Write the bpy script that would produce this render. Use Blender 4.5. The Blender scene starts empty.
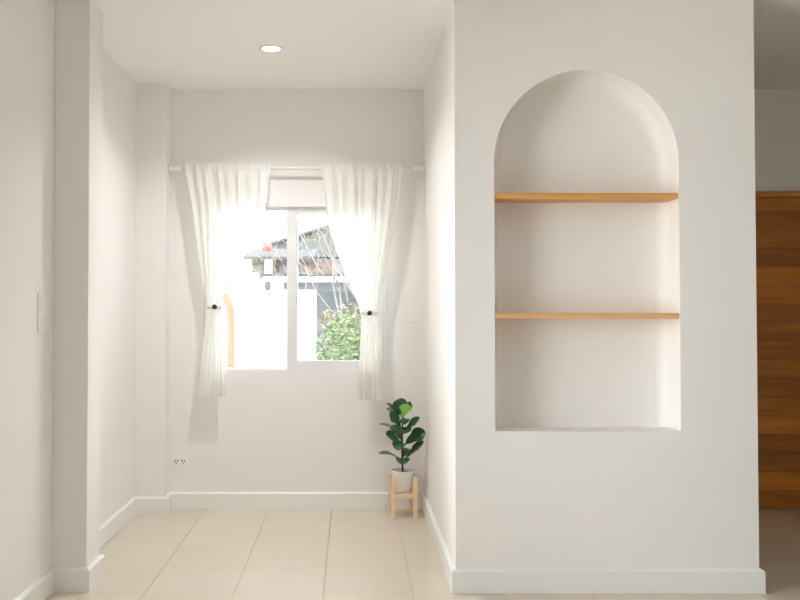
import bpy, bmesh, math, random
from mathutils import Vector, Matrix
random.seed(7)
sc = bpy.context.scene
C = sc.collection
PI = math.pi

# ------------------------------------------------------------------ materials
def mat(name):
    m = bpy.data.materials.new(name); m.use_nodes = True
    nt = m.node_tree; nt.nodes.clear()
    out = nt.nodes.new('ShaderNodeOutputMaterial')
    return m, nt, out

def pbr(name, col, rough=.6, noise=0.0, nscale=6.0, bump=0.0, bscale=60.0, metal=0.0, spec=.5, stretch=(1, 1, 1), col2=None, sheen=0):
    m, nt, out = mat(name)
    b = nt.nodes.new('ShaderNodeBsdfPrincipled')
    b.inputs['Base Color'].default_value = (*col, 1)
    b.inputs['Roughness'].default_value = rough
    b.inputs['Metallic'].default_value = metal
    b.inputs['Specular IOR Level'].default_value = spec
    nt.links.new(b.outputs[0], out.inputs[0])
    if noise or bump or col2:
        tc = nt.nodes.new('ShaderNodeTexCoord')
        mp = nt.nodes.new('ShaderNodeMapping'); mp.inputs['Scale'].default_value = stretch
        nt.links.new(tc.outputs['Object'], mp.inputs[0])
    if noise or col2:
        n = nt.nodes.new('ShaderNodeTexNoise'); n.inputs['Scale'].default_value = nscale; n.inputs['Detail'].default_value = 5
        nt.links.new(mp.outputs[0], n.inputs[0])
        r = nt.nodes.new('ShaderNodeMapRange'); r.inputs[1].default_value = .3; r.inputs[2].default_value = .7
        nt.links.new(n.outputs[0], r.inputs[0])
        mx = nt.nodes.new('ShaderNodeMix'); mx.data_type = 'RGBA'
        c2 = col2 if col2 else tuple(c * (1 - noise) for c in col)
        mx.inputs[6].default_value = (*col, 1); mx.inputs[7].default_value = (*c2, 1)
        nt.links.new(r.outputs[0], mx.inputs[0]); nt.links.new(mx.outputs[2], b.inputs['Base Color'])
    if bump:
        n = nt.nodes.new('ShaderNodeTexNoise'); n.inputs['Scale'].default_value = bscale; n.inputs['Detail'].default_value = 4
        nt.links.new(mp.outputs[0], n.inputs[0])
        bp = nt.nodes.new('ShaderNodeBump'); bp.inputs['Strength'].default_value = bump; bp.inputs['Distance'].default_value = .002
        nt.links.new(n.outputs[0], bp.inputs['Height']); nt.links.new(bp.outputs[0], b.inputs['Normal'])
    return m

def tile_mat():
    m, nt, out = mat('floor_tile'); N = nt.nodes; L = nt.links
    b = N.new('ShaderNodeBsdfPrincipled'); L.new(b.outputs[0], out.inputs[0])
    tc = N.new('ShaderNodeTexCoord'); sep = N.new('ShaderNodeSeparateXYZ'); L.new(tc.outputs['Object'], sep.inputs[0])
    def math_(op, a, bb=None):
        n = N.new('ShaderNodeMath'); n.operation = op
        for i, v in enumerate((a, bb)):
            if v is None: continue
            if isinstance(v, (int, float)): n.inputs[i].default_value = v
            else: L.new(v, n.inputs[i])
        return n.outputs[0]
    T = .399
    def axis(s, off):
        q = math_('DIVIDE', math_('SUBTRACT', s, off), T)
        fr = math_('FRACT', q); d = math_('MULTIPLY', math_('MINIMUM', fr, math_('SUBTRACT', 1.0, fr)), T)
        return math_('FLOOR', q), d
    ix, dx = axis(sep.outputs[0], -.123); iy, dy = axis(sep.outputs[1], 3.963)
    d = math_('MINIMUM', dx, dy)
    g = N.new('ShaderNodeMapRange'); g.inputs[1].default_value = .0012; g.inputs[2].default_value = .003
    L.new(d, g.inputs[0])
    cv = N.new('ShaderNodeCombineXYZ'); L.new(ix, cv.inputs[0]); L.new(iy, cv.inputs[1])
    wn = N.new('ShaderNodeTexWhiteNoise'); L.new(cv.outputs[0], wn.inputs[0])
    ns = N.new('ShaderNodeTexNoise'); ns.inputs['Scale'].default_value = 3.5; ns.inputs['Detail'].default_value = 6
    L.new(tc.outputs['Object'], ns.inputs[0])
    f = math_('ADD', math_('MULTIPLY', wn.outputs[0], .35), math_('MULTIPLY', ns.outputs[0], .65))
    mx = N.new('ShaderNodeMix'); mx.data_type = 'RGBA'
    mx.inputs[6].default_value = (*TILE_A, 1); mx.inputs[7].default_value = (*TILE_B, 1)
    L.new(f, mx.inputs[0])
    m2 = N.new('ShaderNodeMix'); m2.data_type = 'RGBA'
    m2.inputs[6].default_value = (.40, .28, .17, 1)
    L.new(g.outputs[0], m2.inputs[0]); L.new(mx.outputs[2], m2.inputs[7]); L.new(m2.outputs[2], b.inputs['Base Color'])
    r = N.new('ShaderNodeMapRange'); r.inputs[3].default_value = .6; r.inputs[4].default_value = .2
    L.new(g.outputs[0], r.inputs[0]); L.new(r.outputs[0], b.inputs['Roughness'])
    bp = N.new('ShaderNodeBump'); bp.inputs['Strength'].default_value = .5; bp.inputs['Distance'].default_value = .001
    L.new(g.outputs[0], bp.inputs['Height']); L.new(bp.outputs[0], b.inputs['Normal'])
    return m

def wood_mat(name, ca, cb, axis='x', scale=3.0, rough=.45, boards=None):
    """grain running along `axis`; boards=(axis index, board width): each board gets its own tint"""
    m, nt, out = mat(name); N = nt.nodes; L = nt.links
    b = N.new('ShaderNodeBsdfPrincipled'); b.inputs['Roughness'].default_value = rough; L.new(b.outputs[0], out.inputs[0])
    tc = N.new('ShaderNodeTexCoord'); mp = N.new('ShaderNodeMapping')
    s = [14, 14, 14]; s['xyz'.index(axis)] = 1.1
    mp.inputs['Scale'].default_value = s; L.new(tc.outputs['Object'], mp.inputs[0])
    vec = mp.outputs[0]
    fac_extra = None
    if boards:
        sep = N.new('ShaderNodeSeparateXYZ'); L.new(tc.outputs['Object'], sep.inputs[0])
        dv = N.new('ShaderNodeMath'); dv.operation = 'DIVIDE'; L.new(sep.outputs[boards[0]], dv.inputs[0]); dv.inputs[1].default_value = boards[1]
        fl = N.new('ShaderNodeMath'); fl.operation = 'FLOOR'; L.new(dv.outputs[0], fl.inputs[0])
        wn = N.new('ShaderNodeTexWhiteNoise'); wn.noise_dimensions = '1D'; L.new(fl.outputs[0], wn.inputs['W'])
        fac_extra = wn.outputs[0]
        ad = N.new('ShaderNodeVectorMath'); ad.operation = 'ADD'; L.new(vec, ad.inputs[0])
        sc_ = N.new('ShaderNodeVectorMath'); sc_.operation = 'SCALE'; L.new(wn.outputs['Color'], sc_.inputs[0]); sc_.inputs['Scale'].default_value = 9
        L.new(sc_.outputs[0], ad.inputs[1]); vec = ad.outputs[0]
    n = N.new('ShaderNodeTexNoise'); n.inputs['Scale'].default_value = scale; n.inputs['Detail'].default_value = 7; n.inputs['Distortion'].default_value = .7
    L.new(vec, n.inputs[0])
    r = N.new('ShaderNodeMapRange'); r.inputs[1].default_value = .32; r.inputs[2].default_value = .68; L.new(n.outputs[0], r.inputs[0])
    fac = r.outputs[0]
    if fac_extra:
        a = N.new('ShaderNodeMath'); a.operation = 'MULTIPLY_ADD'; a.inputs[1].default_value = .45
        h = N.new('ShaderNodeMath'); h.operation = 'MULTIPLY'; h.inputs[1].default_value = .55
        L.new(fac_extra, h.inputs[0]); L.new(fac, a.inputs[0]); L.new(h.outputs[0], a.inputs[2]); fac = a.outputs[0]
    mx = N.new('ShaderNodeMix'); mx.data_type = 'RGBA'
    mx.inputs[6].default_value = (*ca, 1); mx.inputs[7].default_value = (*cb, 1)
    L.new(fac, mx.inputs[0]); L.new(mx.outputs[2], b.inputs['Base Color'])
    bp = N.new('ShaderNodeBump'); bp.inputs['Strength'].default_value = .15; bp.inputs['Distance'].default_value = .001
    L.new(n.outputs[0], bp.inputs['Height']); L.new(bp.outputs[0], b.inputs['Normal'])
    return m

def glass_mat():
    m, nt, out = mat('window_glass'); N = nt.nodes
    t = N.new('ShaderNodeBsdfTransparent'); t.inputs[0].default_value = (.97, .985, .98, 1)
    g = N.new('ShaderNodeBsdfGlossy'); g.inputs['Roughness'].default_value = .02
    fr = N.new('ShaderNodeFresnel'); fr.inputs[0].default_value = 1.45
    mx = N.new('ShaderNodeMixShader')
    nt.links.new(fr.outputs[0], mx.inputs[0]); nt.links.new(t.outputs[0], mx.inputs[1]); nt.links.new(g.outputs[0], mx.inputs[2])
    nt.links.new(mx.outputs[0], out.inputs[0])
    return m

def sheer_mat():
    m, nt, out = mat('sheer_curtain'); N = nt.nodes; L = nt.links
    tr = N.new('ShaderNodeBsdfTransparent')
    d = N.new('ShaderNodeBsdfDiffuse'); d.inputs[0].default_value = (.93, .92, .90, 1)
    tl = N.new('ShaderNodeBsdfTranslucent'); tl.inputs[0].default_value = (.95, .945, .935, 1)
    m1 = N.new('ShaderNodeMixShader'); m1.inputs[0].default_value = .22
    L.new(d.outputs[0], m1.inputs[1]); L.new(tl.outputs[0], m1.inputs[2])
    # weave: the denser the cloth is seen edge-on the less shows through
    lw = N.new('ShaderNodeLayerWeight'); lw.inputs[0].default_value = .35
    mr = N.new('ShaderNodeMapRange'); mr.inputs[3].default_value = SHEER; mr.inputs[4].default_value = .98
    L.new(lw.outputs['Facing'], mr.inputs[0])
    m2 = N.new('ShaderNodeMixShader'); L.new(mr.outputs[0], m2.inputs[0])
    L.new(tr.outputs[0], m2.inputs[1]); L.new(m1.outputs[0], m2.inputs[2])
    L.new(m2.outputs[0], out.inputs[0])
    return m

def emit_mat(name, col, s):
    m, nt, out = mat(name)
    e = nt.nodes.new('ShaderNodeEmission'); e.inputs[0].default_value = (*col, 1); e.inputs[1].default_value = s
    nt.links.new(e.outputs[0], out.inputs[0]); return m

# ------------------------------------------------------------------ look constants
WALL = (.875, .855, .843)
TILE_A = (.72, .665, .575); TILE_B = (.64, .575, .475)
SHEER = .97
SKY = 6.6; SUN = 7.2; EXPO = .63

M = {}
M['wall'] = pbr('wall_paint', WALL, .85, noise=.02, nscale=1.2, bump=.05, bscale=180)
M['ceil'] = pbr('ceiling_paint', (.94, .93, .915), .9)
M['base'] = pbr('baseboard_paint', (.86, .86, .85), .45)
M['tile'] = tile_mat()
M['wall_dim'] = pbr('dimmed_wall', (.42, .395, .355), .85)  # unseen right wall, colour darkened to cut bounce onto niche wall and passage
M['glass'] = glass_mat()
M['upvc'] = pbr('white_frame', (.80, .81, .82), .35)
M['sheer'] = sheer_mat()
M['rod'] = pbr('white_rod', (.86, .85, .83), .35)
M['button'] = pbr('dark_button', (.035, .025, .02), .4)
M['plastic'] = pbr('white_plastic', (.88, .87, .85), .35)
M['plastic_edge'] = pbr('rocker_plastic', (.87, .86, .84), .35)
M['slot'] = pbr('dark_slot', (.05, .045, .04), .6)
M['shelf'] = wood_mat('orange_pine', (.74, .39, .125), (.60, .27, .07), 'x', 2.2, .4)
M['shelf_pale'] = wood_mat('pale_pine', (.82, .52, .27), (.70, .39, .16), 'x', 2.2, .4)
M['standwood'] = wood_mat('light_pine', (.90, .74, .52), (.84, .64, .41), 'z', 2.5, .5)
M['doorwood'] = wood_mat('dark_plank', (.72, .27, .035), (.24, .08, .016), 'x', 1.6, .4, boards=(2, .1185))
M['doorframe'] = wood_mat('door_frame_wood', (.72, .30, .055), (.52, .20, .035), 'x', 2.0, .4)
M['pot'] = pbr('white_ceramic', (.93, .925, .91), .25)
M['soil'] = pbr('dark_soil', (.045, .03, .02), .95, noise=.5, nscale=60, bump=.6, bscale=90)
M['bark'] = pbr('brown_stem', (.10, .05, .03), .7, noise=.4, nscale=40)
M['leaf'] = pbr('dark_leaf', (.015, .075, .03), .3, col2=(.03, .12, .045), nscale=14)
M['leaf_pale'] = pbr('leaf_underside', (.20, .29, .21), .5, col2=(.10, .19, .12), nscale=14)
M['leaf_lime'] = pbr('young_leaf', (.46, .74, .16), .35, col2=(.30, .60, .10), nscale=14)
M['downlight'] = emit_mat('lamp_diffuser', (1, .96, .88), 9)
M['chrome'] = pbr('grey_metal', (.5, .5, .5), .3, metal=1)

# ------------------------------------------------------------------ mesh helpers
class MB:
    def __init__(self): self.bm = bmesh.new()
    def box(self, x0, x1, y0, y1, z0, z1, rz=0, piv=None):
        r = bmesh.ops.create_cube(self.bm, size=1)
        vs = r['verts']
        for v in vs:
            v.co = Vector(((x0 + x1) / 2 + v.co.x * (x1 - x0), (y0 + y1) / 2 + v.co.y * (y1 - y0), (z0 + z1) / 2 + v.co.z * (z1 - z0)))
        if rz:
            bmesh.ops.rotate(self.bm, verts=vs, cent=piv or (0, 0, 0), matrix=Matrix.Rotation(rz, 3, 'Z'))
        return vs
    def poly_prism(self, pts, d):
        """pts: closed loop of 3D points, extruded by vector d"""
        a = [self.bm.verts.new(p) for p in pts]; b = [self.bm.verts.new(Vector(p) + Vector(d)) for p in pts]
        n = len(pts)
        self.bm.faces.new(a); self.bm.faces.new(b[::-1])
        for i in range(n): self.bm.faces.new((a[i], b[i], b[(i + 1) % n], a[(i + 1) % n]))
    def tube(self, pts, rad, seg=10, caps=True):
        pts = [Vector(p) for p in pts]; rings = []
        for i, p in enumerate(pts):
            d = (pts[min(i + 1, len(pts) - 1)] - pts[max(i - 1, 0)]).normalized()
            u = d.cross(Vector((0, 0, 1)) if abs(d.z) < .9 else Vector((1, 0, 0))).normalized(); w = d.cross(u)
            r = rad[i] if isinstance(rad, (list, tuple)) else rad
            rings.append([self.bm.verts.new(p + (u * math.cos(2 * PI * k / seg) + w * math.sin(2 * PI * k / seg)) * r) for k in range(seg)])
        for a, b in zip(rings, rings[1:]):
            for k in range(seg): self.bm.faces.new((a[k], a[(k + 1) % seg], b[(k + 1) % seg], b[k]))
        if caps:
            self.bm.faces.new(rings[0][::-1]); self.bm.faces.new(rings[-1])
    def lathe(self, prof, c=(0, 0, 0), seg=32, axis='z', close=True):
        rings = []
        for r, h in prof:
            ring = []
            for k in range(seg):
                a = 2 * PI * k / seg
                p = (r * math.cos(a), r * math.sin(a), h) if axis == 'z' else ((h, r * math.cos(a), r * math.sin(a)) if axis == 'x' else (r * math.cos(a), h, r * math.sin(a)))
                ring.append(self.bm.verts.new(Vector(c) + Vector(p)))
            rings.append(ring)
        for a, b in zip(rings, rings[1:]):
            for k in range(seg): self.bm.faces.new((a[k], a[(k + 1) % seg], b[(k + 1) % seg], b[k]))
        if close:
            self.bm.faces.new(rings[0][::-1]); self.bm.faces.new(rings[-1])
    def grid(self, fn, nu, nv):
        vs = [[self.bm.verts.new(fn(i / nu, j / nv)) for i in range(nu + 1)] for j in range(nv + 1)]
        for j in range(nv):
            for i in range(nu): self.bm.faces.new((vs[j][i], vs[j][i + 1], vs[j + 1][i + 1], vs[j + 1][i]))
    def quad(self, *p): self.bm.faces.new([self.bm.verts.new(q) for q in p])
    def build(self, name, m, parent=None, smooth=False, bevel=0, seg=2, merge=False):
        if merge: bmesh.ops.remove_doubles(self.bm, verts=self.bm.verts, dist=1e-5)
        bmesh.ops.recalc_face_normals(self.bm, faces=self.bm.faces)
        me = bpy.data.meshes.new(name); self.bm.to_mesh(me); self.bm.free()
        me.materials.append(m)
        if smooth:
            for p in me.polygons: p.use_smooth = True
        o = bpy.data.objects.new(name, me); C.objects.link(o)
        if parent:
            o.parent = parent; o.matrix_parent_inverse = Matrix.Translation(parent.location).inverted()
        if bevel:
            b = o.modifiers.new('bevel', 'BEVEL'); b.width = bevel; b.segments = seg; b.limit_method = 'ANGLE'; b.angle_limit = math.radians(40)
        return o

def tag(o, label, cat, group=None, kind=None):
    if label: o['label'] = label
    if cat: o['category'] = cat
    if group: o['group'] = group
    if kind: o['kind'] = kind
    return o
def struct(o):
    o['kind'] = 'structure'; return o
def empty(name, loc):
    o = bpy.data.objects.new(name, None); C.objects.link(o); o.location = loc; o.empty_display_size = .1; return o
def B(*a): 
    b = MB(); b.box(*a); return b

# ------------------------------------------------------------------ dimensions (metres)
H = 2.683                      # ceiling
YF, YB = 4.0, 5.68             # niche wall face, window wall face
XL = -1.348                    # long left wall
BX0, BX1 = .469, 1.829         # block with the niche
XR = 3.35; YREAR = -2.4
WX0, WX1, WZ0, WZ1 = -.95, .237, .872, 1.926      # window opening in the back wall
SY0, SY1, SZ0, SZ1 = 1.4, 3.25, .12, 2.3           # side window of the front room

# ------------------------------------------------------------------ room shell
struct(B(XL - .15, XR + .12, YREAR - .12, YB + .16, -.12, 0).build('floor', M['tile']))
struct(B(XL - .15, XR + .12, YREAR - .12, YB + .16, H, H + .14).build('ceiling', M['ceil']))
b = MB()
for x0, x1, z0, z1 in ((XL - .15, WX0, 0, H), (WX1, XR + .12, 0, H), (WX0, WX1, 0, WZ0), (WX0, WX1, WZ1, H)):
    b.box(x0, x1, YB, YB + .16, z0, z1)
struct(b.build('wall_back', M['wall']))
b = MB()
for y0, y1, z0, z1 in ((YREAR - .12, SY0, 0, H), (SY1, YB, 0, H), (SY0, SY1, 0, SZ0), (SY0, SY1, SZ1, H)):
    b.box(XL - .15, XL, y0, y1, z0, z1)
struct(b.build('wall_left', M['wall']))
struct(B(XR, XR + .12, YREAR - .12, YB, 0, H).build('wall_right', M['wall_dim']))
RX0, RX1, RZ0, RZ1 = .55, 1.5, .9, 2.1          # opening added in the unseen rear wall for fill light
b = MB()
for x0, x1, z0, z1 in ((XL, RX0, 0, H), (RX1, XR, 0, H), (RX0, RX1, 0, RZ0), (RX0, RX1, RZ1, H)): b.box(x0, x1, YREAR - .12, YREAR, z0, z1)
struct(b.build('wall_rear', M['wall']))
# nib (pillar) at the mouth of the alcove and the shallow pilaster in its far corner
struct(B(XL, -1.191, YF + .02, YF + .23, 0, H).build('wall_nib', M['wall'], bevel=.003))
struct(B(XL, -1.158, 5.535, YB, 0, H).build('wall_pilaster', M['wall'], bevel=.003))

# block with the arched niche
NX0, NX1, NZ0, NZT, ND = .649, 1.483, .717, 2.351, .155
NC = (NX0 + NX1) / 2; NR = (NX1 - NX0) / 2; NZS = NZT - NR
b = MB(); bm = b.bm
arch = [(NX0, NZ0)] + [(NC - NR * math.cos(PI * k / 48), NZS + NR * math.sin(PI * k / 48)) for k in range(49)] + [(NX1, NZ0)]
fr = [bm.verts.new((x, YF, z)) for x, z in arch]
n = len(arch)
CR = .055                                          # plaster rounded into the back corner
def inset(x, z, d):
    if z <= NZS: return (x + (d if x < NC else -d), z)
    return (NC + (x - NC) * (NR - d) / NR, NZS + (z - NZS) * (NR - d) / NR)
prev = fr
for k in range(9):
    a = PI / 2 * k / 8; d = CR * (1 - math.cos(a)); y = YF + ND - CR + CR * math.sin(a)
    ring = [bm.verts.new((p[0], y, p[1])) for p in (inset(x, z, d) for x, z in arch)]
    for i in range(n): bm.faces.new((prev[i], prev[(i + 1) % n], ring[(i + 1) % n], ring[i])).smooth = i < n - 1
    prev = ring
bk = prev
bm.faces.new(bk[::-1])
BY = YB
def V(x, y, z): return bm.verts.new((x, y, z))
top = [V(x, YF, H) for x, z in arch[1:-1]]
for i in range(1, n - 2): bm.faces.new((fr[i], fr[i + 1], top[i], top[i - 1]))
tl, tr_, bl, br_ = V(BX0, YF, H), V(BX1, YF, H), V(BX0, YF, 0), V(BX1, YF, 0)
ml, mr_ = V(NX0, YF, 0), V(NX1, YF, 0)
bm.faces.new((bl, ml, fr[0], fr[1], top[0], tl)); bm.faces.new((mr_, br_, tr_, top[-1], fr[n - 2], fr[n - 1]))
bm.faces.new((ml, mr_, fr[n - 1], fr[0]))
btl, btr, bbl, bbr = V(BX0, BY, H), V(BX1, BY, H), V(BX0, BY, 0), V(BX1, BY, 0)
bm.faces.new((bl, tl, btl, bbl)); bm.faces.new((br_, bbr, btr, tr_)); bm.faces.new((bbl, btl, btr, bbr))
bm.faces.new([tl] + top + [tr_, btr, btl]); bm.faces.new((bl, bbl, bbr, br_, mr_, ml))
struct(b.build('wall_front', M['wall'], bevel=.003))

# baseboards: flat board with a chamfered top edge, run along the floor
def baseboard(name, path):
    """path: list of (x, y) along the wall face; the board stands on the side to the left of travel"""
    hgt, th, ch = .104, .019, .010
    P = [Vector((x, y)) for x, y in path]
    offs = []
    for i in range(len(P)):
        ns = []
        if i: d = (P[i] - P[i - 1]).normalized(); ns.append(Vector((-d.y, d.x)))
        if i < len(P) - 1: d = (P[i + 1] - P[i]).normalized(); ns.append(Vector((-d.y, d.x)))
        m_ = sum(ns, Vector((0, 0))) / len(ns); offs.append(m_ / m_.length_squared if m_.length_squared > 1e-6 else m_)
    b = MB(); bm = b.bm; rings = []
    for p, o in zip(P, offs):
        q = p + o * th; s = p + o * (th - ch)
        rings.append([bm.verts.new(v) for v in ((p.x, p.y, .0), (q.x, q.y, .0), (q.x, q.y, hgt - ch), (s.x, s.y, hgt), (p.x, p.y, hgt))])
    for a, c in zip(rings, rings[1:]):
        for k in range(5): bm.faces.new((a[k], a[(k + 1) % 5], c[(k + 1) % 5], c[k]))
    bm.faces.new(rings[0]); bm.faces.new(rings[-1][::-1])
    return struct(b.build(name, M['base']))
baseboard('baseboard_front', [(BX1, YB), (BX1, YF), (BX0, YF), (BX0, YB)][::-1][::-1] and [(BX0, YB), (BX0, YF), (BX1, YF), (BX1, YB)][::-1])
baseboard('baseboard_back', [(BX0, YB), (-1.158, YB), (-1.158, 5.535), (XL, 5.535), (XL, YF + .23), (-1.191, YF + .23), (-1.191, YF + .02), (XL, YF + .02), (XL, YREAR)])

# ------------------------------------------------------------------ sliding window
win = struct(empty('window_1', ((WX0 + WX1) / 2, YB + .09, WZ0)))
b = MB(); fy0, fy1, fw = YB + .02, YB + .09, .03
b.box(WX0, WX0 + fw, fy0, fy1, WZ0, WZ1); b.box(WX1 - fw, WX1, fy0, fy1, WZ0, WZ1)
b.box(WX0 + fw, WX1 - fw, fy0, fy1, WZ0, WZ0 + .008); b.box(WX0 + fw, WX1 - fw, fy0, fy1, WZ1 - .008, WZ1)
b.build('window_frame', M['upvc'], win, bevel=.003)
def sash(x0, x1, y0, y1, st, rail, handle=None):
    b = MB(); z0, z1 = WZ0 + .008, WZ1 - .008
    b.box(x0, x0 + st[0], y0, y1, z0, z1); b.box(x1 - st[1], x1, y0, y1, z0, z1)
    b.box(x0 + st[0], x1 - st[1], y0, y1, z0, z0 + rail[0]); b.box(x0 + st[0], x1 - st[1], y0, y1, z1 - rail[1], z1)
    s = b.build('sash', M['upvc'], win, bevel=.003)
    ym = (y0 + y1) / 2
    B(x0 + st[0], x1 - st[1], ym - .003, ym + .003, z0 + rail[0], z1 - rail[1]).build('pane', M['glass'], s)
    return s
XM = -.379
sash(WX0 + fw, XM + .035, YB + .058, YB + .082, (.035, .062), (.008, .008))
s2 = sash(XM - .035, WX1 - fw, YB + .028, YB + .052, (.062, .04), (.058, .034))

# side window lighting the front room
w2 = struct(empty('window_2', (XL - .08, (SY0 + SY1) / 2, SZ0)))
b = MB(); x0, x1 = XL - .11, XL - .06
for y in (SY0, (SY0 + SY1) / 2 - .03, SY1 - .06): b.box(x0, x1, y, y + .06, SZ0, SZ1)
b.box(x0 + .002, x1 - .002, SY0 + .06, SY1 - .06, SZ0, SZ0 + .06); b.box(x0 + .002, x1 - .002, SY0 + .06, SY1 - .06, SZ1 - .06, SZ1)
b.build('window_frame', M['upvc'], w2)
for ya, yb in ((SY0 + .06, (SY0 + SY1) / 2 - .03), ((SY0 + SY1) / 2 + .03, SY1 - .06)):
    B(XL - .088, XL - .082, ya, yb, SZ0 + .06, SZ1 - .06).build('pane', M['glass'], w2)

w3 = struct(empty('fill_window_3', ((RX0 + RX1) / 2, YREAR - .07, RZ0)))  # added window behind the camera, lets sky brighten nib, niche and passage
b = MB(); y0, y1 = YREAR - .09, YREAR - .05
for x in (RX0, (RX0 + RX1) / 2 - .025, RX1 - .05): b.box(x, x + .05, y0, y1, RZ0, RZ1)
b.box(RX0 + .05, RX1 - .05, y0 + .002, y1 - .002, RZ0, RZ0 + .05); b.box(RX0 + .05, RX1 - .05, y0 + .002, y1 - .002, RZ1 - .05, RZ1)
b.build('window_frame', M['upvc'], w3)
for xa, xb in ((RX0 + .05, (RX0 + RX1) / 2 - .025), ((RX0 + RX1) / 2 + .025, RX1 - .05)):
    B(xa, xb, YREAR - .073, YREAR - .067, RZ0 + .05, RZ1 - .05).build('pane', M['glass'], w3)

# ------------------------------------------------------------------ plank door at the end of the passage
DX0, DX1, DZ = 2.30, 3.22, 1.985
d1 = struct(empty('door_1', ((DX0 + DX1) / 2, YB - .02, 0)))
b = MB(); k = 0; z = .006
while z < DZ - .01:
    z1 = min((math.floor(z / .1185 + 1e-6) + 1) * .1185 - .0006, DZ - .006)
    b.box(DX0 + .003, DX1 - .003, YB - .028, YB - .002, z, z1); z = z1 + .0012
b.build('door_leaf', M['doorwood'], d1, bevel=.0015, seg=1)
b = MB()
b.box(DX0 - .06, DX0, YB - .04, YB, 0, DZ + .035); b.box(DX1, DX1 + .06, YB - .04, YB, 0, DZ + .035); b.box(DX0, DX1, YB - .045, YB, DZ, DZ + .035)
b.build('door_frame', M['doorframe'], d1, bevel=.003)

# ------------------------------------------------------------------ shelves in the niche
def shelf(zb, h, m, label, x1=NX1 - .004):
    t = B(NX0 + .001, x1, YF + .003, YF + ND - .001, zb, zb + h).build('wall_shelf', m, bevel=.0025)
    return tag(t, label, 'shelf', 'wooden shelves in the arched niche')
shelf(1.766, .027, M['shelf'], 'upper orange pine shelf spanning the arched wall niche')
shelf(1.224, .025, M['shelf_pale'], 'lower paler pine shelf in the arched wall niche, below the orange one', NX1 - .001)

# ------------------------------------------------------------------ curtain rod and tied-back sheers
YC = 5.60
rod = empty('curtain_rod', (-.35, YC, 2.16))
tag(rod, 'thin white tension rod holding the two sheer curtains above the window', 'curtain rod')
b = MB(); b.tube([(-1.135, YC, 2.16), (.446, YC, 2.16)], .009, 14); b.build('pole', M['rod'], rod, smooth=True)
for xa, s in ((-1.158, 1), (BX0, -1)):
    b = MB(); b.lathe([(.021, 0), (.021, s * .012), (.017, s * .02), (.0135, s * .03), (.0135, s * .075), (.0095, s * .078)], (xa, YC, 2.16), 20, 'x'); b.build('end_cap', M['rod'], rod, smooth=True)

def lerp_keys(keys, z):
    for (za, *a), (zb, *bb) in zip(keys, keys[1:]):
        if za >= z >= zb:
            t = (za - z) / (za - zb); return [p + (q - p) * t for p, q in zip(a, bb)]
    return list(keys[-1][1:]) if z < keys[-1][0] else list(keys[0][1:])
def curtain(keys, folds, waist, label, seed, btn):
    rnd = random.Random(seed)
    zt, zb = keys[0][0], keys[-1][0]
    root = empty('curtain', ((keys[0][1] + keys[0][2]) / 2, YC, zt)); tag(root, label, 'curtain', 'sheer curtains tied back at the window')
    ph = [rnd.uniform(0, 6.28) for _ in range(3)]
    def fn(u, v):
        z = zt + (zb - zt) * v
        # blend keyed edges smoothly
        a = lerp_keys(keys, z); e = [0, 0]
        for dz in (-.05, -.025, 0, .025, .05):
            k_ = lerp_keys(keys, z + dz); e[0] += k_[0] / 5; e[1] += k_[1] / 5
        w = abs(z - waist)
        uu = u + (.012 * math.sin(2 * PI * 2.3 * u + ph[0]) + .010 * math.sin(2 * PI * 4.1 * u + ph[1] + z)) * math.sin(PI * u)
        x = e[0] + (e[1] - e[0]) * min(max(uu, 0), 1)
        amp = .010 + (.016 if z > waist else .004) * min(w / .35, 1)
        if z > zt - .05: amp *= max(.25, (zt - z) / .05 * .5)
        f = 2 * PI * folds * u + ph[2]
        y = math.sin(f) + .45 * math.sin(.53 * f + ph[0]) + .25 * math.sin(2.1 * f + ph[1] + 1.5 * z)
        frill = 0
        if z > 2.135:   # gathered heading over the rod
            frill = .006 * math.sin(2 * PI * 30 * u)
        # bunch the cloth into a rounded tube at the waist
        bun = math.exp(-(w / .10) ** 2)
        y0 = -.012 - .03 * bun * math.sin(PI * u)
        side = math.cos(f) * .006 * (min(w / .2, 1) if z > waist else .3)
        return (x + side, YC - .012 + y0 - amp * .75 * y - frill - .012 * (z < zt - .05), z)
    b = MB(); b.grid(fn, folds * 14, 90); b.build('drape', M['sheer'], root, smooth=True)
    xa, xb = lerp_keys(keys, waist)
    cx, rx = (xa + xb) / 2, (xb - xa) / 2 - .006
    b = MB()
    prof = [(-.011, 0), (-.011, .003), (.011, .003), (.011, 0)]
    n = 32; rings = []
    for k in range(n):
        a = 2 * PI * k / n
        rings.append([b.bm.verts.new((cx + (rx + t) * math.cos(a), YC - .03 + (.038 + t) * math.sin(a), waist + h)) for h, t in prof])
    for k in range(n):
        for j in range(4): b.bm.faces.new((rings[k][j], rings[k][(j + 1) % 4], rings[(k + 1) % n][(j + 1) % 4], rings[(k + 1) % n][j]))
    tb = b.build('tieback', M['sheer'], root, smooth=True)
    yb = YC - .03 - .041 * math.sqrt(max(0, 1 - ((btn - cx) / rx) ** 2))
    b = MB(); b.lathe([(.002, -.010), (.012, -.009), (.0155, -.005), (.0155, -.001), (.013, 0)], (btn, yb, waist), 20, 'y'); bt = b.build('button', M['button'], tb, smooth=True); bt['label'] = 'dark brown button on the tieback'
    return root
curtain([(2.187, -1.045, -.50), (1.975, -1.0, -.515), (1.87, -.985, -.537), (1.60, -.95, -.665), (1.457, -.925, -.737), (1.36, -.911, -.800), (1.27, -.904, -.810), (1.2, -.908, -.808), (.95, -.935, -.795), (.722, -.955, -.782)],
        8, 1.282, 'white sheer curtain on the pilaster side of the window, tied back with a brown button', 3, -.85)
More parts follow.
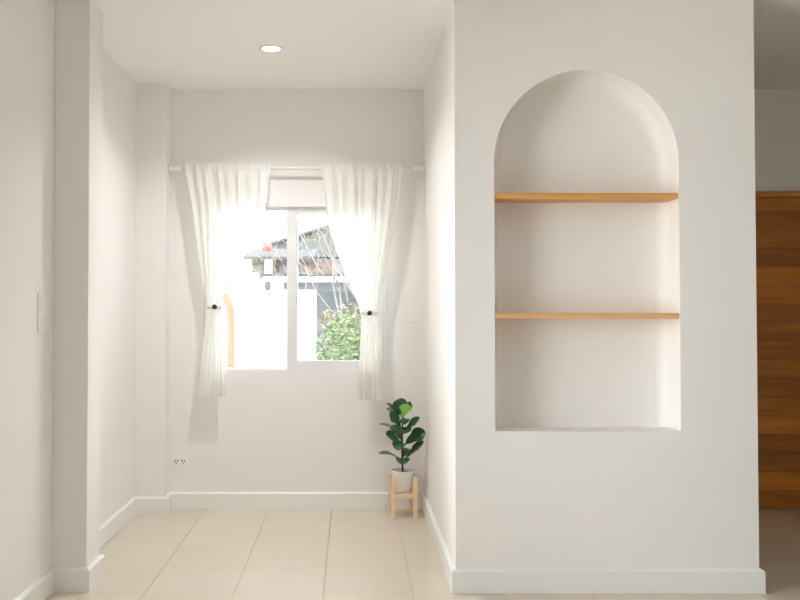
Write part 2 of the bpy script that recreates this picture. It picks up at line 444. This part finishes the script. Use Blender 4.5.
curtain([(2.187, -.196, .325), (1.80, -.150, .275), (1.727, -.126, .26), (1.555, -.069, .22), (1.37, .012, .185), (1.27, .060, .174), (1.15, .062, .174), (.95, .052, .184), (.698, .046, .198)],
        8, 1.244, 'white sheer curtain hanging above the potted plant, tied back with a brown button', 9, .116)

# small wall hooks for the curtain ties
def hook(x, z, label):
    h = empty('wall_hook', (x, YB, z)); tag(h, label, 'hook', 'curtain hooks on the window wall')
    b = MB(); b.lathe([(.009, 0), (.009, -.004), (.004, -.006)], (x, YB, z), 16, 'y'); b.build('base_plate', M['rod'], h, smooth=True)
    b = MB(); b.tube([(x, YB - .004, z), (x, YB - .022, z - .004), (x, YB - .032, z + .006), (x, YB - .032, z + .02)], .003, 8); b.build('hook_arm', M['rod'], h, smooth=True)
hook(.403, 1.186, 'small white hook on the bare wall beside the niche block')
hook(-.972, 1.391, 'small hook beside the window, next to the curtain nearest the pilaster')

# ------------------------------------------------------------------ ceiling lamp, switch, outlet
lx, ly = -.434, 4.78
lamp = empty('ceiling_downlight', (lx, ly, H)); tag(lamp, 'small round lit downlight set into the white ceiling', 'ceiling light')
b = MB(); b.lathe([(.047, 0), (.066, 0), (.066, -.003), (.060, -.007), (.052, -.008), (.047, -.005)], (lx, ly, H), 40, close=False)
b.build('trim_ring', M['plastic'], lamp, smooth=True)
b = MB(); b.lathe([(.0485, 0), (.0485, -.0045), (.03, -.0065), (.001, -.007)], (lx, ly, H), 40); b.build('diffuser', M['downlight'], lamp, smooth=True)

sw = empty('light_switch', (XL, 3.88, 1.28)); tag(sw, 'white switch plate on the side wall near the corner with the nib', 'light switch')
B(XL, XL + .005, 3.815, 3.945, 1.165, 1.335).build('plate', M['plastic'], sw, bevel=.003)
for z0, z1 in ((1.257, 1.318), (1.182, 1.243)): B(XL + .005, XL + .008, 3.84, 3.92, z0, z1).build('rocker', M['plastic_edge'], sw, bevel=.002)

ox, oz = -1.090, .300
so = empty('wall_outlet', (ox, YB, oz)); tag(so, 'white double socket outlet low on the wall under the window', 'outlet')
B(ox - .058, ox + .058, YB - .009, YB, oz - .036, oz + .036).build('plate', M['plastic'], so, bevel=.003)
for dx in (-.0215, .0215):
    s_ = B(ox + dx - .017, ox + dx + .017, YB - .0115, YB - .009, oz - .021, oz + .021).build('socket', M['plastic_edge'], so, bevel=.001)
    b = MB()
    for hx in (-.008, .008): b.box(ox + dx + hx - .0028, ox + dx + hx + .0028, YB - .0122, YB - .0115, oz - .004, oz + .010)
    b.box(ox + dx - .004, ox + dx + .004, YB - .0122, YB - .0115, oz - .016, oz - .009)
    b.build('slots', M['slot'], s_)

# ------------------------------------------------------------------ plant stand
px, py, rot = .318, 5.475, math.radians(4)
st = empty('plant_stand', (px, py, 0)); tag(st, 'small light pine four legged stand under the potted plant', 'plant stand')
off, lw = .067, .013
for sx in (-1, 1):
    for sy in (-1, 1):
        b = MB(); b.box(px + sx * off - lw, px + sx * off + lw, py + sy * off - lw, py + sy * off + lw, 0, .248, rot, (px, py, 0)); b.build('leg', M['standwood'], st, bevel=.002)
for sy in (-1, 1):
    b = MB(); b.box(px - off + lw, px + off - lw, py + sy * off - .009, py + sy * off + .009, .118, .146, rot, (px, py, 0)); b.build('rail', M['standwood'], st, bevel=.0015)
for sx in (-1, 1):
    b = MB(); b.box(px + sx * off - .009, px + sx * off + .009, py - off + lw, py + off - lw, .118, .146, rot, (px, py, 0)); b.build('rail', M['standwood'], st, bevel=.0015)
b = MB(); b.box(px - off + .009, px + off - .009, py - .018, py + .018, .122, .146, rot, (px, py, 0)); b.build('slat', M['standwood'], st, bevel=.0015)

# ------------------------------------------------------------------ fiddle leaf fig
pl = empty('potted_plant', (px, py, .146)); tag(pl, 'young fiddle leaf fig in a white pot standing in the wooden stand', 'plant')
b = MB(); b.lathe([(.001, .147), (.046, .147), (.049, .151), (.0685, .272), (.0705, .278), (.0690, .281), (.0645, .280), (.062, .262), (.001, .262)], (px, py, 0), 40, close=False)
pot = b.build('pot', M['pot'], pl, smooth=True, merge=True)
b = MB(); b.lathe([(.0625, .258), (.05, .264), (.001, .266)], (px, py, 0), 28); b.build('soil', M['soil'], pot)
def PX(x): return .313 + (x - 402) * .00618
def PZ(y): return .270 + (472 - y) * .00618
stem_pts = [(px, py, .258), (px - .003, py, .33), (px - .004, py + .003, .42), (px - .002, py, .52), (px + .001, py - .003, .62), (px + .002, py, .685)]
b = MB(); b.tube(stem_pts, [.007, .0062, .0058, .0052, .0045, .003], 10); b.build('stem', M['bark'], pl, smooth=True)
def leaf(bz, tip, width, up=(0, -.3, 1), droop=.02, cup=.25, m='leaf', label=None):
    """fiddle-shaped leaf from the stem at height bz to tip; `up` leans the blade's upper face"""
    p0 = Vector((px - .002, py, bz)); p2 = Vector(tip); ax = p2 - p0; Ln = ax.length
    p1 = p0 + ax * .5 + Vector((0, 0, droop))
    up = Vector(up)
    NV, NU = 14, 8
    def w(t):
        if t < .12: return .06
        s = (t - .12) / .88
        return max(.02, (math.sin(PI * s ** 1.25) ** .7) * (.80 + .35 * s) - .22 * math.exp(-((s - .38) / .13) ** 2))
    def c(t): return p0 * (1 - t) ** 2 + p1 * 2 * t * (1 - t) + p2 * t * t
    def fn(u, v):
        t = v; d = (c(min(t + .02, 1)) - c(max(t - .02, 0))).normalized()
        s = d.cross(up); s = s.normalized() if s.length > 1e-4 else Vector((1, 0, 0)); nn = s.cross(d)
        q = (u - .5) * 2; ww = w(t) * width / 2
        wav = .05 * math.sin(9 * t + 3 * q) * abs(q) + .05 * math.cos(2 * PI * 5 * t) * abs(q) ** 2
        return c(t) + s * (q * ww) + nn * (cup * abs(q) ** 1.3 * ww + wav * ww)
    b = MB(); b.grid(fn, NU, NV)
    o = b.build('leaf', M[m], pl, smooth=True)
    so_ = o.modifiers.new('thick', 'SOLIDIFY'); so_.thickness = .0012
    if label: o['label'] = label
    return o
T = lambda x, y, dy=0.0: (PX(x), py + dy, PZ(y))
leaf(.335, T(378.5, 453.5, -.03), .060, (0, -.25, 1), .035, .2, 'leaf_pale', 'pale underside of a low leaf')
leaf(.335, T(424, 441, -.03), .075, (-.3, -.5, 1), -.005, .3)
leaf(.33, T(402, 463, -.09), .085, (0, -1, .6), .055, .2)
leaf(.345, T(412, 452, .09), .08, (.2, .2, 1), .03)
leaf(.42, T(397, 449, -.08), .085, (-.3, -1, .4), .06, .25)
leaf(.42, T(385.5, 434, -.05), .085, (-.1, -.8, 1), .03, .2)
leaf(.42, T(425.5, 432.5, -.03), .095, (.1, -1, .6), .03, .2)
leaf(.44, T(393, 428, .10), .075, (-.2, .1, 1), .03)
leaf(.495, T(379, 424.5, -.03), .050, (0, -.2, 1), .03, .2, 'leaf_pale', 'pale underside of a leaf')
leaf(.50, T(419.5, 417.5, -.03), .070, (-.2, -.6, 1), .0, .3)
leaf(.49, T(407, 432, -.08), .075, (.2, -1, .5), .05, .2)
leaf(.53, T(389, 413, -.05), .075, (-.3, -.9, .8), .02, .2)
leaf(.55, T(404, 424, -.07), .07, (.1, -1, .5), .06, .2)
leaf(.60, T(386.5, 403.5, -.03), .045, (-.4, -.4, 1), .0, .3)
leaf(.58, T(386.5, 409.5, .02), .05, (-.2, -.3, 1), .02, .2, 'leaf_pale', 'pale underside of an upper leaf')
leaf(.60, T(410.5, 402.5, .01), .055, (.6, -.6, .4), .0, .3)
leaf(.60, T(396, 401.5, .02), .07, (-.4, -1, .3), .01, .25)
leaf(.62, T(401, 399.5, .03), .07, (0, -1, .2), .01, .25)
leaf(.585, T(406.5, 404, -.045), .080, (.25, -1, .45), .02, .2, 'leaf_lime', 'young lime green leaf')
leaf(.60, T(399, 409, -.05), .045, (0, -1, .5), .03, .2)

# ------------------------------------------------------------------ outside the window
M['ground'] = pbr('pale_concrete', (.80, .79, .77), .9, noise=.15, nscale=2)
M['white_paint'] = pbr('white_masonry', (.86, .86, .86), .8, noise=.02)
M['white_metal'] = pbr('white_metal', (.84, .84, .85), .5)
M['roof'] = pbr('grey_roof_sheet', (.085, .088, .096), .9, spec=0, noise=.3, nscale=3, stretch=(6, 1, 1))
M['roof_pale'] = pbr('pale_roof_sheet', (.135, .138, .135), .9, spec=.05, noise=.25, nscale=3, stretch=(6, 1, 1))
M['brick'] = pbr('brown_house_wall', (.065, .042, .035), .8, col2=(.16, .13, .11), nscale=5, stretch=(1, 1, 4))
M['shade'] = pbr('blue_grey_shade', (.115, .128, .145), .7, noise=.3, nscale=4)  # carport's inner shade put into the colour; house panes share it
M['far'] = pbr('pale_blue_sheet', (.19, .20, .215), .7)
M['orange'] = pbr('orange_wood', (.15, .075, .04), .6, noise=.2, nscale=5, stretch=(6, 6, 1))
M['pink'] = pbr('pink_red', (.36, .05, .055), .6)
M['foliage'] = pbr('shrub_leaf', (.05, .10, .036), .7, col2=(.11, .13, .06), nscale=9)
M['foliage_pale'] = pbr('thin_tree_leaf', (.08, .085, .04), .7, col2=(.11, .095, .065), nscale=5)
M['branch'] = pbr('pale_branch', (.17, .155, .145), .8, noise=.3, nscale=20)
GZ = -.35
gnd = MB(); gnd.box(-40, 40, YB + .2, 60, GZ - .2, GZ); gnd.box(-40, XL - .2, -30, YB + .2, GZ - .2, GZ); gnd.box(XL - .2, 40, -30, YREAR - .2, GZ - .2, GZ)
struct(gnd.build('ground', M['ground']))

# white garden wall with its pier
t = empty('garden_wall', (-2.6, 9.08, GZ)); tag(t, 'blank white masonry wall outside, behind the arched wooden frame', 'wall')
B(-4.6, -.95, 9.0, 9.16, GZ, 1.600).build('wall_body', M['white_paint'], t)
B(-4.6, -.95, 8.98, 9.18, 1.600, 1.638).build('coping', M['white_paint'], t, bevel=.005)
t = empty('gate_pier', (-.83, 9.1, GZ)); tag(t, 'white gate pier with a square top panel carrying a small oval lamp outside', 'pier')
B(-.945, -.895, 9.02, 9.2, GZ, 1.555).build('pier_body', M['white_paint'], t)
B(-.895, -.70, 9.05, 9.15, 1.36, 1.555).build('top_panel', M['white_paint'], t)
B(-.950, -.69, 9.01, 9.21, 1.555, 1.585).build('cap', M['white_paint'], t, bevel=.005)
t = empty('wall_lamp', (-.848, 9.05, 1.512)); tag(t, 'small grey oval lamp fixed to the white gate pier outside', 'lamp')
b = MB(); b.lathe([(.001, -.055), (.025, -.05), (.037, -.02), (.037, 0)], (0, 0, 0), 24, 'y')
for v in b.bm.verts: v.co = Vector((-.848 + v.co.x * .85, 9.05 + v.co.y * .8, 1.512 + v.co.z * 1.5))
b.build('lamp_shade', M['roof'], t, smooth=True)
# slatted gate
t = empty('slatted_gate', (-.64, 8.945, GZ)); tag(t, 'white metal gate of thin vertical slats seen through the window', 'gate')
b = MB(); b.box(-.93, -.350, 8.93, 8.96, GZ + .05, GZ + .1); b.box(-.665, -.350, 8.93, 8.96, 1.425, 1.462); b.box(-.93, -.70, 8.93, 8.96, 1.345, 1.375)
b.box(-.372, -.350, 8.93, 8.96, GZ, 1.425); b.box(-.70, -.665, 8.93, 8.96, GZ, 1.462); b.build('gate_frame', M['white_metal'], t)
x = -.925
while x < -.39:
    if not -.735 < x < -.66: B(x, x + (.039 if x < -.7 else .031), 8.936, 8.954, GZ + .1, 1.345 if x < -.7 else 1.425).build('slat', M['white_metal'], t)
    x += .046
# fine upright sheet behind the blank part
t = empty('arched_frame', (-1.305, 8.9, GZ)); tag(t, 'narrow pointed arch frame of pale orange wood leaning at the white wall outside', 'frame')
b = MB(); outer = []; inner = []
for k in range(13):
    a = k / 12
    outer.append((-1.172 - .133 * a ** 1.7, 1.21 + .245 * math.sin(a * PI / 2)))
    inner.append((-1.238 - .067 * a ** 1.7, 1.18 + .18 * math.sin(a * PI / 2)))
mir = lambda L: [(-2.61 - x_, z_) for x_, z_ in L]
o_ = [(-1.172, GZ)] + outer + mir(outer)[::-1][1:] + [(-1.438, GZ)]
i_ = [(-1.238, GZ)] + inner + mir(inner)[::-1][1:] + [(-1.372, GZ)]
fo = [b.bm.verts.new((x_, 8.86, z_)) for x_, z_ in o_]; fi = [b.bm.verts.new((x_, 8.86, z_)) for x_, z_ in i_]
ro = [b.bm.verts.new((x_, 8.94, z_)) for x_, z_ in o_]; ri = [b.bm.verts.new((x_, 8.94, z_)) for x_, z_ in i_]
for k in range(len(o_) - 1):
    b.bm.faces.new((fo[k], fo[k + 1], fi[k + 1], fi[k])); b.bm.faces.new((ro[k], ri[k], ri[k + 1], ro[k + 1]))
    b.bm.faces.new((fo[k], ro[k], ro[k + 1], fo[k + 1])); b.bm.faces.new((fi[k], fi[k + 1], ri[k + 1], ri[k]))
for k in (0, -1): b.bm.faces.new((fo[k], fi[k], ri[k], ro[k]))
b.build('arch', M['orange'], t)
# carport: fascia, roof sheet, posts
t = empty('carport', (.9, 11, GZ)); tag(t, 'low carport with a white fascia and blue grey painted shade band behind the slatted gate', 'carport')
B(-1.02, 3.6, 10.26, 10.32, 1.588, 1.651).build('fascia', M['white_metal'], t)
B(-1.07, 3.65, 10.2, 12.6, 1.657, 1.683).build('roof_sheet', M['roof'], t)
B(-.78, 3.6, 10.4, 10.46, 1.485, 1.576).build('under_roof_shade', M['shade'], t)  # dark strip painted for the shadow inside the carport
for x in (-.75, 3.5): B(x, x + .06, 10.6, 10.66, GZ, 1.657).build('post', M['white_metal'], t)
B(-.95, 3.6, 12.5, 12.56, GZ, 1.657).build('back_screen', M['shade'], t)

# neighbouring house
t = empty('neighbour_house', (-.6, 15.2, GZ)); tag(t, 'neighbouring house with grey roofs and brown walls beyond the white garden wall', 'house')
B(-1.60, 1.8, 14.3, 17.5, GZ, 2.08).build('wall', M['brick'], t)
b = MB()
b.poly_prism([(-1.70, 13.95, 2.06), (-.55, 13.95, 2.06), (-.55, 14.6, 2.225), (-1.60, 14.6, 2.225)], (0, 0, .045)); b.build('porch_roof', M['roof'], t)
b = MB()
b.poly_prism([(-1.50, 15.4, 2.36), (.40, 15.4, 2.94), (3.4, 15.4, 2.2), (3.4, 15.4, 2.12), (-1.50, 15.4, 2.2)], (0, 2.6, 0)); b.build('gable_roof', M['roof_pale'], t)
b = MB()
b.poly_prism([(-1.52, 15.30, 2.39), (.40, 15.30, 2.975), (3.4, 15.30, 2.22), (3.4, 15.30, 2.18), (.40, 15.30, 2.93), (-1.52, 15.30, 2.35)], (0, .1, 0)); b.build('bargeboard', M['roof'], t)
b = MB()
b.poly_prism([(-1.05, 14.9, 2.15), (1.9, 14.9, 2.08), (1.9, 14.9, 2.03), (-1.05, 14.9, 2.10)], (0, .5, 0)); b.build('eave', M['roof'], t)
B(-1.36, -1.25, 14.0, 14.1, GZ, 2.09).build('post', M['white_paint'], t)
for x0, z0, x1, z1 in ((-1.50, 1.86, -1.40, 2.0), (-1.15, 1.80, -.95, 1.98), (-.3, 1.8, .0, 2.0)):
    f = B(x0, x1, 14.26, 14.3, z0, z1).build('window', M['branch'], t)
    B(x0 + .02, x1 - .02, 14.25, 14.26, z0 + .02, z1 - .02).build('pane', M['shade'], f)
# pink round ornament in front of the porch roof
t = empty('round_lantern', (-1.315, 13.75, 2.236)); tag(t, 'round pink red ball hanging at the edge of the grey house roof', 'lantern')
b = MB(); bmesh.ops.create_uvsphere(b.bm, u_segments=24, v_segments=16, radius=.085)
for v in b.bm.verts:
    a = math.atan2(v.co.y, v.co.x); k = 1 + .03 * math.cos(12 * a); v.co = Vector((v.co.x * k, v.co.y * k, v.co.z * .92)) + Vector((-1.315, 13.75, 2.236))
b.build('ball', M['pink'], t, smooth=True)
b = MB(); b.tube([(-1.315, 13.75, 2.31), (-1.315, 13.82, 2.34), (-1.315, 13.9468, 2.085)], .006, 6); b.build('arm', M['roof'], t)
# pale long building far behind
t = empty('far_building', (-1, 32, GZ)); tag(t, 'long pale blue sheet roofed building far behind the house', 'building')
B(-9, 6, 31, 38, GZ, 3.1).build('wall', M['white_paint'], t)
b = MB(); b.poly_prism([(-9.5, 30.4, 3.1), (6.5, 30.4, 3.1), (6.5, 34.5, 4.75), (-9.5, 34.5, 4.75)], (0, 0, .08)); b.build('roof', M['far'], t)

# shrubs and a thin bare tree by the gate
def leaves(b, c, r, n, size, rnd):
    for _ in range(n):
        while True:
            q = Vector((rnd.uniform(-1, 1), rnd.uniform(-1, 1), rnd.uniform(-1, 1)))
            if q.length <= 1 and q.length > .35: break
        p = Vector(c) + Vector((q.x * r[0], q.y * r[1], q.z * r[2]))
        d = Vector((rnd.gauss(0, 1), rnd.gauss(0, 1), rnd.gauss(0, .7))).normalized(); e = d.orthogonal().normalized()
        e = Matrix.Rotation(rnd.uniform(0, 6.28), 3, d) @ e
        s = size * rnd.uniform(.6, 1.3)
        b.quad(p - d * s, p + e * s * .4, p + d * s, p - e * s * .4)
def shrub(c, r, n, size, m, label, seed, stem_h):
    rnd = random.Random(seed)
    t = empty('shrub', (c[0], c[1], GZ)); tag(t, label, 'shrub')
    b = MB(); leaves(b, c, r, n, size, rnd); b.build('foliage', M[m], t)
    b = MB()
    for k in range(7):
        a = rnd.uniform(0, 6.28)
        b.tube([(c[0] + .05 * math.cos(a), c[1] + .05 * math.sin(a), GZ), (c[0] + r[0] * .4 * math.cos(a), c[1] + r[1] * .4 * math.sin(a), (GZ + c[2]) / 2), (c[0] + r[0] * .75 * math.cos(a), c[1] + r[1] * .75 * math.sin(a), c[2] + r[2] * rnd.uniform(.2, .8))], [.014, .010, .004], 6)
    b.build('stems', M['branch'], t)
shrub((.02, 8.15, .72), (.40, .30, .52), 3200, .028, 'foliage', 'leafy green shrub close to the window, beside the slatted gate', 5, .3)
shrub((.02, 8.80, 1.10), (.38, .24, .24), 900, .028, 'foliage_pale', 'yellowish straggly shrub top behind the leafy green shrub', 8, .6)
shrub((.92, 8.4, .75), (.40, .38, .55), 1300, .038, 'foliage', 'darker shrub behind the curtain above the potted plant', 15, .3)
t = empty('bare_tree', (.03, 9.6, GZ)); tag(t, 'thin pale branched tree standing behind the shrubs in front of the house', 'tree')
b = MB(); rnd = random.Random(21)
ends = []
def grow(p, d, L, r, n):
    pts = [p]
    for k in range(3):
        d = (d + Vector((rnd.gauss(0, .16), rnd.gauss(0, .05), rnd.gauss(.03, .08)))).normalized(); pts.append(pts[-1] + d * L / 3)
    b.tube(pts, [r, r * .9, r * .8, r * .7], 6)
    if n:
        for s_ in (-1, 1, .3):
            q = Matrix.Rotation(s_ * rnd.uniform(.3, .75), 3, 'Y') @ d; q = (q + Vector((0, rnd.gauss(0, .12) - d.y * .6, 0))).normalized()
            grow(pts[rnd.choice((2, 3))], q, L * rnd.uniform(.55, .8), r * .66, n - 1)
    else: ends.append(pts[-1])
for x0, a in ((-.06, -.06), (.03, .05), (.18, .22)):
    grow(Vector((x0, 9.6, GZ)), Vector((a, 0, 1)).normalized(), 1.25, .017, 4)
b.build('branches', M['branch'], t, smooth=True)
b = MB()
for e in ends: leaves(b, e, (.10, .08, .09), 5, .02, rnd)
b.build('foliage', M['foliage_pale'], t)

# ------------------------------------------------------------------ light
w = bpy.data.worlds.new('sky'); sc.world = w; w.use_nodes = True
nt = w.node_tree; nt.nodes.clear()
bg = nt.nodes.new('ShaderNodeBackground'); wo = nt.nodes.new('ShaderNodeOutputWorld')
bg.inputs[0].default_value = (.955, .98, 1.0, 1); bg.inputs[1].default_value = SKY
nt.links.new(bg.outputs[0], wo.inputs[0])
def light(name, typ, loc, rot, **k):
    l = bpy.data.lights.new(name, typ); o = bpy.data.objects.new(name, l); C.objects.link(o); o.location = loc; o.rotation_euler = rot
    for a, v in k.items(): setattr(l, a, v)
    return o
def portal(loc, rot, sx, sy):
    o = light('window_portal', 'AREA', loc, rot, shape='RECTANGLE', size=sx, size_y=sy); o.data.cycles.is_portal = True
portal(((WX0 + WX1) / 2, YB + .17, (WZ0 + WZ1) / 2), (PI / 2 + PI, 0, 0), WX1 - WX0, WZ1 - WZ0)
portal((XL - .16, (SY0 + SY1) / 2, (SZ0 + SZ1) / 2), (0, -PI / 2, 0), SZ1 - SZ0, SY1 - SY0)
portal(((RX0 + RX1) / 2, YREAR - .13, (RZ0 + RZ1) / 2), (PI / 2, 0, 0), RX1 - RX0, RZ1 - RZ0)
dl = light('downlight_lamp', 'AREA', (lx, ly, H - .009), (0, 0, 0), energy=8.3, shape='DISK', size=.09, color=(1, .995, .98), spread=math.radians(136))
s = light('sun', 'SUN', (-8, 2, 8), (0, 0, 0), energy=SUN, angle=math.radians(2)); s.data.color = (1, .92, .83)
s.rotation_euler = Vector((1, .16, -1.0)).to_track_quat('-Z', 'Y').to_euler()

# ------------------------------------------------------------------ camera and view
cam = bpy.data.cameras.new('camera'); co = bpy.data.objects.new('camera', cam); C.objects.link(co)
co.location = (0, 0, 1.263); co.rotation_euler = (PI / 2 + math.radians(1.25), 0, 0)
cam.sensor_width = 36; cam.lens = 36 * 887 / 800; cam.shift_x = 49 / 800; cam.shift_y = -9.4 / 800; cam.clip_start = .05
sc.camera = co
vs = sc.view_settings
sc.display_settings.display_device = 'sRGB'
vs.view_transform = 'Standard'; vs.look = 'None'; vs.gamma = 1; vs.use_curve_mapping = False; vs.exposure = EXPO
cy = sc.cycles
cy.max_bounces = 14; cy.diffuse_bounces = 10; cy.glossy_bounces = 4; cy.transparent_max_bounces = 24; cy.transmission_bounces = 8
cy.caustics_reflective = False; cy.caustics_refractive = False; cy.use_denoising = True; cy.sample_clamp_indirect = 8
